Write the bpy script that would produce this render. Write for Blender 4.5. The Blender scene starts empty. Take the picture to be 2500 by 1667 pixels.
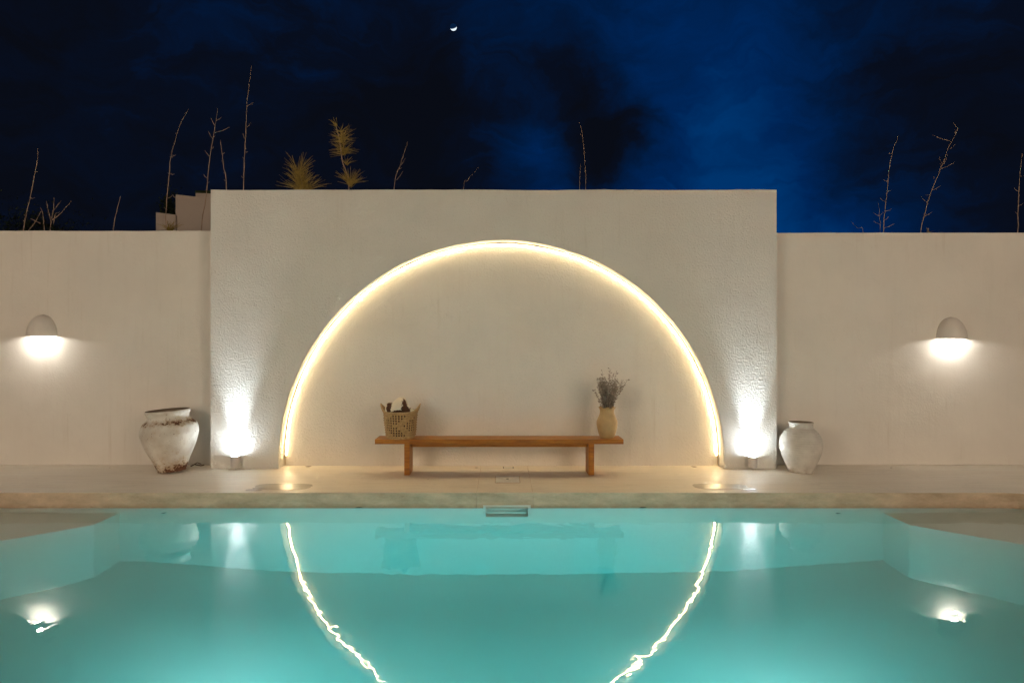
import bpy, bmesh, math, random
from mathutils import Vector, Matrix, noise
random.seed(7)
S = bpy.context.scene
COL = S.collection
R = math.radians
PI = math.pi

# ------------------------------------------------------------------ camera
F = 1667.0; CX = 1224.0; CY = 833.5; EYE = 1.79
cam_d = bpy.data.cameras.new('camera')
cam = bpy.data.objects.new('camera', cam_d); COL.objects.link(cam)
cam.location = (0, 0, EYE); cam.rotation_euler = (R(90), 0, 0)
cam_d.sensor_width = 36; cam_d.lens = 36 * F / 2500.0
cam_d.shift_x = 26 / 2500.0
cam_d.clip_start = 0.05; cam_d.clip_end = 3000
S.camera = cam

def at(x, y, d):
    """photo point (2500 px wide) at depth d metres -> place"""
    return Vector(((x - CX) / F * d, d, EYE + (CY - y) / F * d))

# ------------------------------------------------------------------ sky
W = bpy.data.worlds.new('World'); S.world = W; W.use_nodes = True
nt = W.node_tree; nt.nodes.clear(); L = nt.links.new
def N(t, **k):
    n = nt.nodes.new(t)
    for a, b in k.items(): setattr(n, a, b)
    return n
out = N('ShaderNodeOutputWorld'); bg = N('ShaderNodeBackground')
tc = N('ShaderNodeTexCoord')
nz = N('ShaderNodeTexNoise'); nz.inputs['Scale'].default_value = 7; nz.inputs['Detail'].default_value = 5; nz.inputs['Roughness'].default_value = .55
L(tc.outputs['Generated'], nz.inputs['Vector'])
sb = N('ShaderNodeVectorMath', operation='SUBTRACT'); L(nz.outputs['Color'], sb.inputs[0]); sb.inputs[1].default_value = (.5, .5, .5)
sc_ = N('ShaderNodeVectorMath', operation='SCALE'); L(sb.outputs[0], sc_.inputs[0]); sc_.inputs['Scale'].default_value = .16
ad = N('ShaderNodeVectorMath', operation='ADD'); L(tc.outputs['Generated'], ad.inputs[0]); L(sc_.outputs[0], ad.inputs[1])
nm = N('ShaderNodeVectorMath', operation='NORMALIZE'); L(ad.outputs[0], nm.inputs[0])
blobs = [(1640, 400, .21, .42), (2030, 600, .10, .70), (1350, 30, .24, .20), (1850, 120, .26, .08), (1270, 350, .065, .44), (1330, 430, .07, .26),
         (1475, 320, .058, -.50), (1500, 400, .045, -.20), (1380, 215, .055, -.36), (1550, 350, .04, -.3), (1440, 440, .04, -.22), (1250, 470, .05, -.35), (2130, 250, .08, -.22), (2060, 480, .055, -.42), (2230, 440, .10, -.14), (1150, 330, .11, -.30), (1000, 210, .11, -.3),
         (1160, 90, .10, .10), (640, 20, .16, .14), (850, 40, .1, .08), (2480, 350, .14, -.16), (2350, 120, .18, .10), (300, 300, .2, -.05), (1800, 470, .10, .18), (1750, 250, .16, .08)]
acc = None
for x, y, r, a in blobs:
    c = (at(x, y, 10) - Vector((0, 0, EYE))).normalized()
    dt = N('ShaderNodeVectorMath', operation='DOT_PRODUCT'); L(nm.outputs[0], dt.inputs[0]); dt.inputs[1].default_value = c
    k = 2.0 / (r * r) / 2
    m = N('ShaderNodeMath', operation='MULTIPLY_ADD'); L(dt.outputs['Value'], m.inputs[0]); m.inputs[1].default_value = k; m.inputs[2].default_value = -k
    e = N('ShaderNodeMath', operation='EXPONENT'); L(m.outputs[0], e.inputs[0])
    g = N('ShaderNodeMath', operation='MULTIPLY_ADD'); L(e.outputs[0], g.inputs[0]); g.inputs[1].default_value = a
    if acc is None: g.inputs[2].default_value = .05
    else: L(acc.outputs[0], g.inputs[2])
    acc = g
n2 = N('ShaderNodeTexNoise'); n2.inputs['Scale'].default_value = 7.0; n2.inputs['Detail'].default_value = 6; n2.inputs['Roughness'].default_value = .5
L(nm.outputs[0], n2.inputs['Vector'])
g = N('ShaderNodeMath', operation='MULTIPLY_ADD'); L(n2.outputs['Fac'], g.inputs[0]); g.inputs[1].default_value = .26; g.inputs[2].default_value = -.13
mp = N('ShaderNodeMapping'); mp.inputs['Rotation'].default_value = (0, R(-35), 0); mp.inputs['Scale'].default_value = (1, 1, 2.6); L(nm.outputs[0], mp.inputs['Vector'])
n3 = N('ShaderNodeTexNoise'); n3.inputs['Scale'].default_value = 9.0; n3.inputs['Detail'].default_value = 8; n3.inputs['Roughness'].default_value = .62; n3.inputs['Distortion'].default_value = .6
L(mp.outputs[0], n3.inputs['Vector'])
g3 = N('ShaderNodeMath', operation='MULTIPLY_ADD'); L(n3.outputs['Fac'], g3.inputs[0]); g3.inputs[1].default_value = .66; L(g.outputs[0], g3.inputs[2])
g4 = N('ShaderNodeMath', operation='ADD'); L(g3.outputs[0], g4.inputs[0]); g4.inputs[1].default_value = -.305
t = N('ShaderNodeMath', operation='ADD'); L(acc.outputs[0], t.inputs[0]); L(g4.outputs[0], t.inputs[1])
cr = N('ShaderNodeValToRGB'); L(t.outputs[0], cr.inputs['Fac'])
e = cr.color_ramp.elements
e[0].position = 0; e[0].color = (.0026, .0036, .0075, 1)
e[1].position = 1; e[1].color = (0, .034, .15, 1)
for p, c in ((.18, (.0022, .0045, .013, 1)), (.42, (.0006, .0095, .042, 1)), (.72, (0, .018, .092, 1))):
    q = e.new(p); q.color = c
L(cr.outputs['Color'], bg.inputs['Color']); bg.inputs['Strength'].default_value = 1.0
L(bg.outputs[0], out.inputs['Surface'])

# ------------------------------------------------------------------ render look
S.view_settings.view_transform = 'Standard'; S.view_settings.look = 'None'
S.view_settings.exposure = 0; S.view_settings.gamma = 1
try: S.view_settings.use_curve_mapping = False
except Exception: pass
S.render.engine = 'CYCLES'
cy = S.cycles
cy.use_denoising = True
try: cy.denoiser = 'OPENIMAGEDENOISE'; cy.denoising_input_passes = 'RGB_ALBEDO_NORMAL'; cy.denoising_prefilter = 'ACCURATE'
except Exception: pass
cy.max_bounces = 10; cy.diffuse_bounces = 5; cy.glossy_bounces = 4; cy.transmission_bounces = 6; cy.volume_bounces = 1
cy.sample_clamp_indirect = 60; cy.caustics_reflective = False; cy.caustics_refractive = True; cy.blur_glossy = 0.5
cy.use_light_tree = True

# strengths of the added fill panes, led line, wall lamps, uplights and pool lamps
K_FILL, K_LED, K_LAMP, K_UP, K_POOL = 1, 1, 1, 1, 1

# ------------------------------------------------------------------ materials
class M:
    def __init__(s, name):
        s.m = bpy.data.materials.new(name); s.m.use_nodes = True
        s.t = s.m.node_tree; s.b = s.t.nodes['Principled BSDF']
    def n(s, t, **k):
        n = s.t.nodes.new(t)
        for a, b in k.items(): setattr(n, a, b)
        return n
    def l(s, a, b): s.t.links.new(a, b)
    def i(s, **k):
        for a, v in k.items():
            s.b.inputs[a.replace('_', ' ')].default_value = v
        return s
    def co(s, kind='Object', scale=(1, 1, 1)):
        c = s.n('ShaderNodeTexCoord'); mp = s.n('ShaderNodeMapping'); mp.inputs['Scale'].default_value = scale
        s.l(c.outputs[kind], mp.inputs['Vector']); return mp.outputs[0]
    def noise(s, scale, detail=4, rough=.55, co=None, dist=0):
        x = s.n('ShaderNodeTexNoise'); x.inputs['Scale'].default_value = scale; x.inputs['Detail'].default_value = detail
        x.inputs['Roughness'].default_value = rough; x.inputs['Distortion'].default_value = dist
        s.l(co if co is not None else s.co(), x.inputs['Vector']); return x.outputs['Fac']
    def ramp(s, f, stops):
        r = s.n('ShaderNodeValToRGB'); s.l(f, r.inputs[0]); e = r.color_ramp.elements
        e[0].position, e[0].color = stops[0][0], tuple(stops[0][1]) + (1,)
        e[1].position, e[1].color = stops[-1][0], tuple(stops[-1][1]) + (1,)
        for p, c in stops[1:-1]:
            q = e.new(p); q.color = tuple(c) + (1,)
        return r.outputs[0]
    def fr(s, f, a, b, c=0, d=1):
        r = s.n('ShaderNodeMapRange'); s.l(f, r.inputs[0])
        for k, v in zip((1, 2, 3, 4), (a, b, c, d)): r.inputs[k].default_value = v
        return r.outputs[0]
    def math(s, op, a, b=None):
        r = s.n('ShaderNodeMath', operation=op)
        for k, v in enumerate((a, b)):
            if v is None: continue
            if isinstance(v, (int, float)): r.inputs[k].default_value = v
            else: s.l(v, r.inputs[k])
        return r.outputs[0]
    def mix(s, f, a, b):
        r = s.n('ShaderNodeMix', data_type='RGBA')
        if isinstance(f, (int, float)): r.inputs[0].default_value = f
        else: s.l(f, r.inputs[0])
        for k, v in ((6, a), (7, b)):
            if isinstance(v, tuple): r.inputs[k].default_value = v + (1,)
            else: s.l(v, r.inputs[k])
        return r.outputs[2]
    def bump(s, h, dist, strength=1, prev=None):
        b = s.n('ShaderNodeBump'); b.inputs['Distance'].default_value = dist; b.inputs['Strength'].default_value = strength
        s.l(h, b.inputs['Height'])
        if prev is not None: s.l(prev, b.inputs['Normal'])
        return b.outputs[0]
    def col(s, c): s.l(c, s.b.inputs['Base Color'])
    def nrm(s, c): s.l(c, s.b.inputs['Normal'])
    def rgh(s, c): s.l(c, s.b.inputs['Roughness'])
    def xyz(s, kind='Object'):
        c = s.n('ShaderNodeTexCoord'); x = s.n('ShaderNodeSeparateXYZ'); s.l(c.outputs[kind], x.inputs[0]); return x.outputs

def plaster(name, fine, coarse, base=(.80, .765, .70)):
    m = M(name); m.i(Roughness=.85, Specular_IOR_Level=.25)
    n = m.noise(1.3, 5, .6)
    d = tuple(v * .93 for v in base)
    c = m.mix(m.fr(n, .35, .7), base, d)
    st = m.noise(2.2, 5, .65, m.co(scale=(3, 3, .35)))
    c = m.mix(m.fr(st, .55, .8, 0, .18), c, tuple(v * w for v, w in zip(base, (.80, .77, .72))))
    drip = m.noise(3.0, 5, .7, m.co(scale=(6, 6, .25))); blot = m.noise(.9, 6, .7)
    c = m.mix(m.math('MULTIPLY', m.fr(drip, .56, .72, 0, .30), m.fr(blot, .45, .6)), c, tuple(v * w for v, w in zip(base, (.70, .64, .56))))
    hair = m.math('ABSOLUTE', m.math('SUBTRACT', m.noise(.8, 8, .62, None, 1.5), .5))
    c = m.mix(m.math('MULTIPLY', m.fr(hair, 0, .0016, .30, 0), m.fr(blot, .5, .55)), c, tuple(v * .55 for v in base))
    m.col(c)
    b = m.bump(m.noise(2.6, 3, .5), coarse, 1)
    b = m.bump(m.noise(10, 3, .6, dist=.4), fine * .22, 1, b)
    b = m.bump(m.noise(44, 3, .6), fine * .85, 1, b)
    m.nrm(b); return m.m
m_block = plaster('rough_white_plaster', .013, .012, (.735, .715, .655))
m_niche = plaster('trowelled_white_plaster', .016, .014, (.80, .76, .69))
m_side = plaster('smooth_white_plaster', .0030, .008)
m_old = plaster('weathered_plaster', .004, .01, (.55, .47, .40))

def concrete(name, base, dark, rough=(.32, .6), stretch=(.5, 2.2, 1), stain=.5):
    m = M(name); m.i(Specular_IOR_Level=.4)
    a = m.noise(1.6, 6, .6, m.co(scale=stretch)); b_ = m.noise(7, 5, .65, m.co(scale=(.25, 2.5, 1)))
    c = m.mix(m.fr(a, .35, .68), base, dark)
    c = m.mix(m.fr(b_, .5, .75, 0, stain), c, tuple(v * .8 for v in dark))
    ring = m.math('ABSOLUTE', m.math('SUBTRACT', m.noise(1.1, 4, .55, m.co(scale=(.8, 2.2, 1)), .8), .5))
    c = m.mix(m.fr(ring, 0, .012, .28, 0), c, tuple(v * .72 for v in dark))
    c = m.mix(m.fr(m.noise(22, 3, .7), .66, .74, 0, .35), c, tuple(v * .6 for v in dark))
    m.col(c)
    m.rgh(m.fr(a, .3, .7, rough[0], rough[1]))
    b = m.bump(m.noise(2.0, 3, .5, m.co(scale=(.4, 1.6, 1))), .006, 1)
    b = m.bump(m.noise(45, 3, .6), .0012, 1, b)
    m.nrm(b); return m.m
m_deck = concrete('polished_beige_concrete', (.80, .725, .605), (.76, .68, .56), rough=(.40, .58))
def face_mat():
    m = M('raw_concrete_edge'); m.i(Roughness=.75)
    a = m.noise(2.4, 6, .68, m.co(scale=(1, 1, 2.5))); b_ = m.noise(12, 5, .7, m.co(scale=(1, 1, 2)))
    c = m.mix(m.fr(a, .35, .65), (.70, .545, .39), (.42, .315, .21))
    c = m.mix(m.fr(b_, .45, .7, 0, .6), c, (.56, .44, .32))
    z = m.xyz()[2]
    c = m.mix(m.math('MULTIPLY', m.fr(z, .005, .05, 1, 0), m.fr(b_, .35, .6, .4, 1)), c, (.38, .26, .16))
    m.col(c); m.nrm(m.bump(b_, .006, 1)); return m.m
m_face = face_mat()
def pool_mat():
    m = M('pool_plaster'); m.i(Roughness=.8, Specular_IOR_Level=.1)
    a = m.noise(1.1, 4, .55)
    m.col(m.mix(m.fr(a, .35, .7), (.80, .785, .72), (.75, .735, .67)))
    m.nrm(m.bump(m.noise(6, 3), .004)); return m.m
m_pool = pool_mat()

def water_mat():
    m = M('pool_water')
    m.i(Roughness=0, IOR=1.333, Base_Color=(1, 1, 1, 1)); m.b.inputs['Transmission Weight'].default_value = 1
    co = m.co(scale=(1, .75, 1))
    a = m.noise(2.3, 2, .45, co, .6); b_ = m.noise(9, 2, .5, co, .3)
    n = m.bump(a, 0.0042, 1); n = m.bump(b_, .00065, 1, n)
    m.nrm(n)
    v = m.n('ShaderNodeVolumeAbsorption'); v.inputs['Color'].default_value = (0, .895, .93, 1); v.inputs['Density'].default_value = .37
    sct = m.n('ShaderNodeVolumeScatter'); sct.inputs['Color'].default_value = (.7, 1, .97, 1); sct.inputs['Density'].default_value = .10; sct.inputs['Anisotropy'].default_value = .25
    ads = m.n('ShaderNodeAddShader'); m.l(v.outputs[0], ads.inputs[0]); m.l(sct.outputs[0], ads.inputs[1])
    m.l(ads.outputs[0], m.t.nodes['Material Output'].inputs['Volume'])
    return m.m
m_water = water_mat()

def simple(name, col, rough=.6, spec=.5, var=.12, scale=8, bump=0, bscale=40, metal=0):
    m = M(name); m.i(Roughness=rough, Specular_IOR_Level=spec, Metallic=metal)
    a = m.noise(scale, 4)
    m.col(m.mix(m.fr(a, .35, .65), col, tuple(v * (1 - var) for v in col)))
    if bump: m.nrm(m.bump(m.noise(bscale, 3), bump))
    return m.m
def wood_mat():
    m = M('orange_teak'); m.i(Roughness=.42, Specular_IOR_Level=.45)
    c = m.co(scale=(1.2, 14, 14))
    a = m.noise(2.5, 6, .6, c, .5); b_ = m.noise(9, 3, .6, c)
    x = m.mix(m.fr(a, .3, .7), (.50, .20, .012), (.25, .082, .006))
    x = m.mix(m.fr(b_, .5, .75, 0, .5), x, (.15, .05, .006))
    m.col(x); m.nrm(m.bump(b_, .0008)); return m.m
m_wood = wood_mat()
def rust_pot():
    m = M('chipped_white_paint_over_rust'); m.i(Roughness=.75)
    x = m.xyz(); z = x[2]
    n1 = m.noise(9, 6, .7); n2_ = m.noise(26, 5, .75); n3 = m.noise(4, 3, .6)
    paint = m.mix(m.fr(n3, .35, .65), (.76, .72, .65), (.60, .54, .46))
    # rust near the shoulder, more on its right, and round the foot
    sh = m.math('SUBTRACT', 1, m.math('MULTIPLY', m.math('ABSOLUTE', m.math('SUBTRACT', z, .615)), 21))
    sh = m.math('ADD', sh, m.math('MULTIPLY', x[0], 1.1))
    ft = m.fr(z, .0, .27, 1.15, -.55)
    lt = m.fr(x[0], -.34, -.27, .9, -.2)
    k = m.math('MAXIMUM', m.math('MAXIMUM', sh, ft), lt)
    k = m.math('ADD', m.math('MULTIPLY', k, .27), m.math('ADD', m.math('MULTIPLY', n1, 1.15), m.math('MULTIPLY', n2_, .75)))
    mask = m.fr(k, 1.17, 1.24)
    rust = m.mix(m.fr(n2_, .35, .65), (.22, .085, .03), (.085, .034, .015))
    halo = m.fr(k, 1.0, 1.2, 0, .75)
    c = m.mix(halo, paint, (.50, .36, .19)); c = m.mix(mask, c, rust)
    sp = m.fr(m.noise(55, 2, .5), .68, .72); c = m.mix(sp, c, (.25, .15, .09))
    m.col(c); b = m.bump(mask, -.003); b = m.bump(n2_, .006, 1, b); m.nrm(b); return m.m
m_rust = rust_pot()
def ring_pot():
    m = M('ribbed_white_clay'); m.i(Roughness=.7)
    n = m.noise(7, 5, .6)
    c = m.mix(m.fr(n, .35, .65), (.70, .665, .60), (.58, .545, .49))
    z = m.xyz()[2]
    c = m.mix(m.math('MULTIPLY', m.fr(z, 0, .12, 1, 0), m.fr(n, .4, .6)), c, (.42, .36, .29))
    m.col(c)
    w = m.n('ShaderNodeTexWave', wave_type='BANDS', bands_direction='Z'); w.inputs['Scale'].default_value = 11; w.inputs['Distortion'].default_value = 1.4
    w.inputs['Detail'].default_value = 2; m.l(m.co(), w.inputs['Vector'])
    b = m.bump(w.outputs['Fac'], .0035, .7); b = m.bump(m.noise(60, 3), .0015, 1, b); m.nrm(b); return m.m
m_ring = ring_pot()
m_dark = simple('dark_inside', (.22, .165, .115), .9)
m_vase = simple('beige_glazed_clay', (.52, .34, .155), .42, .5, .18, 12, .0015, 30)
m_straw = simple('woven_straw', (.52, .33, .155), .7, .3, .35, 40, .002, 90)
m_straw2 = simple('dry_straw_rim', (.58, .40, .21), .7, .3, .3, 50, .002, 90)
def towel_mat():
    m = M('cream_and_brown_cloth'); m.i(Roughness=.95, Specular_IOR_Level=.1)
    x = m.xyz(); 
    a = m.math('SUBTRACT', 1, m.math('MULTIPLY', m.math('ABSOLUTE', m.math('ADD', x[0], .125)), 26))
    b_ = m.math('SUBTRACT', 1, m.math('MULTIPLY', m.math('ABSOLUTE', m.math('SUBTRACT', x[0], .085)), 18))
    fr = m.fr(x[1], -.03, .0, 1, 0)
    k = m.math('MULTIPLY', m.math('MAXIMUM', a, b_), fr)
    k = m.math('ADD', k, m.fr(m.noise(30, 3), .3, .7, -.3, .3))
    st = m.fr(m.math('ABSOLUTE', m.math('SUBTRACT', x[1], .055)), .006, .014, 1, 0)
    k = m.math('MAXIMUM', m.fr(k, .1, .25), st)
    m.col(m.mix(k, (.74, .68, .56), (.085, .042, .026))); m.nrm(m.bump(m.noise(120, 2), .002)); return m.m
m_towel = towel_mat()
m_leaf = simple('dried_grey_leaf', (.44, .375, .32), .8, .2, .4, 60)
m_twig = simple('dried_brown_stem', (.24, .18, .13), .8, .2, .3, 40)
m_stalk = simple('bare_brown_stalk', (.50, .365, .26), .8, .2, .3, 14)
m_blade = simple('yellow_green_blade', (.40, .29, .07), .7, .2, .4, 20)
m_shrub = simple('dark_shrub_leaf', (.035, .05, .02), .8, .1, .4, 10)
m_lampw = simple('white_lamp_paint', (.80, .76, .70), .55, .4, .05, 6, .001, 60)
m_inner = simple('white_lamp_inside', (.85, .85, .83), .5)
m_steel = simple('satin_white_metal', (.62, .60, .58), .32, .5, .08, 20, 0, 40, .35)
m_plastic = simple('white_plastic', (.74, .72, .66), .45, .5, .08)
m_soil = simple('dry_soil', (.16, .12, .08), .95, .1, .4, 3, .02, 8)
m_alu = simple('light_profile', (.82, .78, .68), .5, .5)
m_dleaf = simple('brown_dead_leaf', (.12, .07, .03), .8)
m_screw = simple('dark_steel', (.06, .05, .04), .5)
def emis(name, col, st):
    m = M(name); m.i(Base_Color=(0, 0, 0, 1)); m.b.inputs['Emission Color'].default_value = tuple(col) + (1,); m.b.inputs['Emission Strength'].default_value = st
    return m.m
m_led = emis('warm_led', (1, .75, .42), 108 * K_LED)
m_bulb = emis('white_lens', (1, .97, .9), 30 * K_LAMP)
m_upl = emis('cool_lens', (.93, .96, 1), 14 * K_UP)
m_fill = emis('fill_glow', (1, .785, .59), 10.0 * K_FILL)  # warm glow added as frontal fill for the court
m_fill_weak = emis('weak_fill_glow', (1, .76, .55), 4.2 * K_FILL)  # weaker version of the added fill, for the lower row
m_poollens = emis('pool_lens', (.9, 1, .95), 8 * K_POOL)
def wet_mat():
    m = M('wet_concrete'); m.i(Specular_IOR_Level=.6)
    a = m.noise(5, 4, .6, m.co(scale=(.5, 2, 1)))
    m.col(m.mix(m.fr(a, .35, .65), (.45, .375, .26), (.36, .30, .205))); m.rgh(m.fr(a, .3, .7, .32, .42))
    m.nrm(m.bump(m.noise(9, 2, .5, m.co(scale=(.5, 2, 1))), .0015)); return m.m
m_wet = wet_mat()
def moon_mat():
    m = M('moon_painted_phase'); m.i(Base_Color=(0, 0, 0, 1))
    g = m.n('ShaderNodeNewGeometry'); d = m.n('ShaderNodeVectorMath', operation='DOT_PRODUCT')
    m.l(g.outputs['Normal'], d.inputs[0]); d.inputs[1].default_value = Vector((.27, .78, -.80)).normalized()
    f = m.fr(d.outputs['Value'], .0, .22, 0, 1)  # crescent phase painted into the glow by facing; dark side gets sky blue
    m.l(m.mix(f, (.0015, .012, .045), (.95, 1.1, 1.2)), m.b.inputs['Emission Color']); m.b.inputs['Emission Strength'].default_value = 1; return m.m
m_moon = moon_mat()

# ------------------------------------------------------------------ builders
def tag(o, label=None, cat=None, group=None, kind=None):
    if label: o['label'] = label
    if cat: o['category'] = cat
    if group: o['group'] = group
    if kind: o['kind'] = kind
    return o
def empty(name, loc, label=None, cat=None, group=None, kind=None):
    o = bpy.data.objects.new(name, None); COL.objects.link(o); o.location = loc; o.empty_display_size = .1
    return tag(o, label, cat, group, kind)
def link(name, me, mat, parent=None, smooth=False, loc=None):
    o = bpy.data.objects.new(name, me); COL.objects.link(o)
    for q in (mat if isinstance(mat, (list, tuple)) else [mat]): me.materials.append(q)
    if smooth:
        for p in me.polygons: p.use_smooth = True
    if parent: o.parent = parent
    if loc is not None: o.location = loc
    return o
def from_bm(name, bm, mat, parent=None, smooth=False, loc=None):
    bmesh.ops.recalc_face_normals(bm, faces=bm.faces[:])
    me = bpy.data.meshes.new(name); bm.to_mesh(me); bm.free()
    return link(name, me, mat, parent, smooth, loc)
def box(bm, x0, x1, y0, y1, z0, z1):
    r = bmesh.ops.create_cube(bm, size=1)['verts']
    for v in r:
        v.co = Vector((x0 + (v.co.x + .5) * (x1 - x0), y0 + (v.co.y + .5) * (y1 - y0), z0 + (v.co.z + .5) * (z1 - z0)))
def bev(o, w=.005, seg=2):
    m = o.modifiers.new('bevel', 'BEVEL'); m.width = w; m.segments = seg; m.limit_method = 'ANGLE'; m.angle_limit = R(35); return o
def boxo(name, c, mat, parent=None, b=.004, loc=None):
    bm = bmesh.new(); box(bm, *c); o = from_bm(name, bm, mat, parent, loc=loc)
    return bev(o, b) if b else o
def prism(name, poly, axis, a0, a1, mat, parent=None, b=0):
    """poly: list of 2D points; axis 'z' extrudes xy poly in z, 'y' extrudes xz poly in y"""
    bm = bmesh.new()
    def P(p, a): return (p[0], p[1], a) if axis == 'z' else (p[0], a, p[1])
    lo = [bm.verts.new(P(p, a0)) for p in poly]; hi = [bm.verts.new(P(p, a1)) for p in poly]
    bm.faces.new(lo); bm.faces.new(hi)
    n = len(poly)
    for i in range(n): bm.faces.new((lo[i], lo[(i + 1) % n], hi[(i + 1) % n], hi[i]))
    o = from_bm(name, bm, mat, parent)
    return bev(o, b) if b else o
def lathe_bm(prof, n=64, f=None):
    bm = bmesh.new(); rings = []
    for j, (r, z) in enumerate(prof):
        if r < 1e-5: rings.append([bm.verts.new((0, 0, z))]); continue
        rg = []
        for i in range(n):
            a = 2 * PI * i / n; rr, zz = (r, z) if f is None else f(r, z, a)
            rg.append(bm.verts.new((rr * math.cos(a), rr * math.sin(a), zz)))
        rings.append(rg)
    for a, b in zip(rings, rings[1:]):
        if len(a) == 1 and len(b) == 1: continue
        for i in range(n):
            k = (i + 1) % n
            if len(a) == 1: bm.faces.new((a[0], b[i], b[k]))
            elif len(b) == 1: bm.faces.new((a[i], a[k], b[0]))
            else: bm.faces.new((a[i], a[k], b[k], b[i]))
    return bm
def smooth_prof(pts, n=6):
    out = []
    P = [pts[0]] + list(pts) + [pts[-1]]
    for i in range(1, len(P) - 2):
        p0, p1, p2, p3 = P[i - 1:i + 3]
        for k in range(n):
            t = k / n
            out.append(tuple(.5 * ((2 * p1[q]) + (-p0[q] + p2[q]) * t + (2 * p0[q] - 5 * p1[q] + 4 * p2[q] - p3[q]) * t * t + (-p0[q] + 3 * p1[q] - 3 * p2[q] + p3[q]) * t ** 3) for q in range(len(p1))))
    out.append(tuple(pts[-1])); return out
def tube(bm, pts, rad, n=6, caps=True):
    pts = [Vector(p) for p in pts]; rings = []
    for i, p in enumerate(pts):
        d = (pts[min(i + 1, len(pts) - 1)] - pts[max(i - 1, 0)]).normalized()
        u = d.cross(Vector((0, 1, 0)));
        if u.length < 1e-3: u = d.cross(Vector((1, 0, 0)))
        u.normalize(); v = d.cross(u); r = rad[i] if isinstance(rad, (list, tuple)) else rad
        rings.append([bm.verts.new(p + (u * math.cos(2 * PI * k / n) + v * math.sin(2 * PI * k / n)) * r) for k in range(n)])
    for a, b in zip(rings, rings[1:]):
        for k in range(n): bm.faces.new((a[k], a[(k + 1) % n], b[(k + 1) % n], b[k]))
    if caps: bm.faces.new(rings[0]); bm.faces.new(rings[-1])

# ------------------------------------------------------------------ the place: levels and distances
DZ = .163                      # deck above the water
Y1, YB, YN, YS = 7.35, 8.74, 8.95, 8.99   # pool edge, arch wall face, niche back, side walls
PXW = 5.72                     # pool half width
YNEAR = 3.10

# ground behind and under everything
bm = bmesh.new(); box(bm, -90, 90, -60, 120, -3.4, -3.0)
tag(from_bm('ground', bm, m_soil), kind='structure')
bm = bmesh.new(); box(bm, -40, 40, 9.45, 60, -3.0, 2.35)
tag(from_bm('terrace_ground', bm, m_soil), kind='structure')

# deck: far strip in three slabs with open joints, sides and near strip
deck = boxo('pool_deck', (-14, 14, Y1 + .35, 9.35, -2.9, DZ - .012), m_deck, b=0)
tag(deck, kind='structure')
rad = .32
arcL = [(-PXW + rad - rad * math.cos(a), Y1 - rad + rad * math.sin(a)) for a in [PI / 2 * k / 10 for k in range(11)]]
arcR = [(-x, y) for x, y in arcL][::-1]
J1, J2 = -.266, .340
slabs = [[(-14, Y1 - rad)] + arcL + [(J1 - .001, Y1), (J1 - .001, 9.35), (-14, 9.35)],
         [(J1 + .001, Y1), (J2 - .001, Y1), (J2 - .001, 9.35), (J1 + .001, 9.35)],
         [(J2 + .001, Y1)] + arcR + [(14, Y1 - rad), (14, 9.35), (J2 + .001, 9.35)]]
for k, p in enumerate(slabs):
    o = prism('deck_slab', p, 'z', -.012, DZ, [m_deck, m_face], deck, b=.0025)
    for f in o.data.polygons:
        if abs(f.normal.z) < .5 : f.material_index = 1
for sx in (-1, 1):
    x0, x1 = sorted((sx * PXW, sx * 14))
    o = boxo('deck_slab', (x0, x1, YNEAR, Y1 - rad - .004, -.012, DZ), m_deck, deck, b=.006)
boxo('deck_slab', (-14, 14, -4.0, YNEAR - .004, -.012, DZ), m_deck, deck, b=.006)

# pool basin
PD = -2.13
basin = empty('pool_basin', (0, 0, 0), kind='structure')
def sst(a, b, x):
    x = min(1, max(0, (x - a) / (b - a))); return x * x * (3 - 2 * x)
bm = bmesh.new(); prev = None
for k in range(61):
    x = -6.02 + 12.04 * k / 60; z = PD - .15 * (1 - sst(2.3, 4.1, abs(x)))
    cur = (bm.verts.new((x, YNEAR - .3, z)), bm.verts.new((x, Y1 + .3, z)))
    if prev: bm.faces.new((prev[0], cur[0], cur[1], prev[1]))
    prev = cur
fl = from_bm('pool_floor', bm, m_pool, basin, True); fs = fl.modifiers.new('thick', 'SOLIDIFY'); fs.thickness = .2; fs.offset = -1
SK0, SK1, SKZ0, SKZ1 = -.165, .285, -.345, .012
e_ = .002
for c in ((-PXW - .3, SK0, Y1 + e_, Y1 + .3, PD - .2, -.014), (SK1, PXW + .3, Y1 + e_, Y1 + .3, PD - .2, -.014), (SK0, SK1, Y1 + e_, Y1 + .3, PD - .2, SKZ0)):
    boxo('pool_wall', c, m_pool, basin, b=0)
for sx in (-1, 1):
    x0, x1 = sorted((sx * PXW, sx * (PXW + .3)))
    boxo('pool_wall', (x0, x1, YNEAR - .3, Y1 + e_, PD, -.014), m_pool, basin, b=0)
boxo('pool_wall', (-PXW, PXW, YNEAR - .3, YNEAR - .002, PD, -.014), m_pool, basin, b=0)
for sx in (-1, 1):
    p = [(4.11, Y1 + .01), (4.11, 6.89), (4.35, 6.63), (4.65, 6.33), (5.2, 5.75), (5.75, 5.2), (5.75, Y1 + .01)]
    p = [(sx * a, b) for a, b in p]
    prism('corner_shelf', p, 'z', PD, -.23, m_pool, basin, b=.012)

# water
tag(boxo('pool_water', (-PXW - .15, PXW + .15, YNEAR - .15, Y1 + .5, PD - .35, 0), m_water, b=0), kind='structure')

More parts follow.
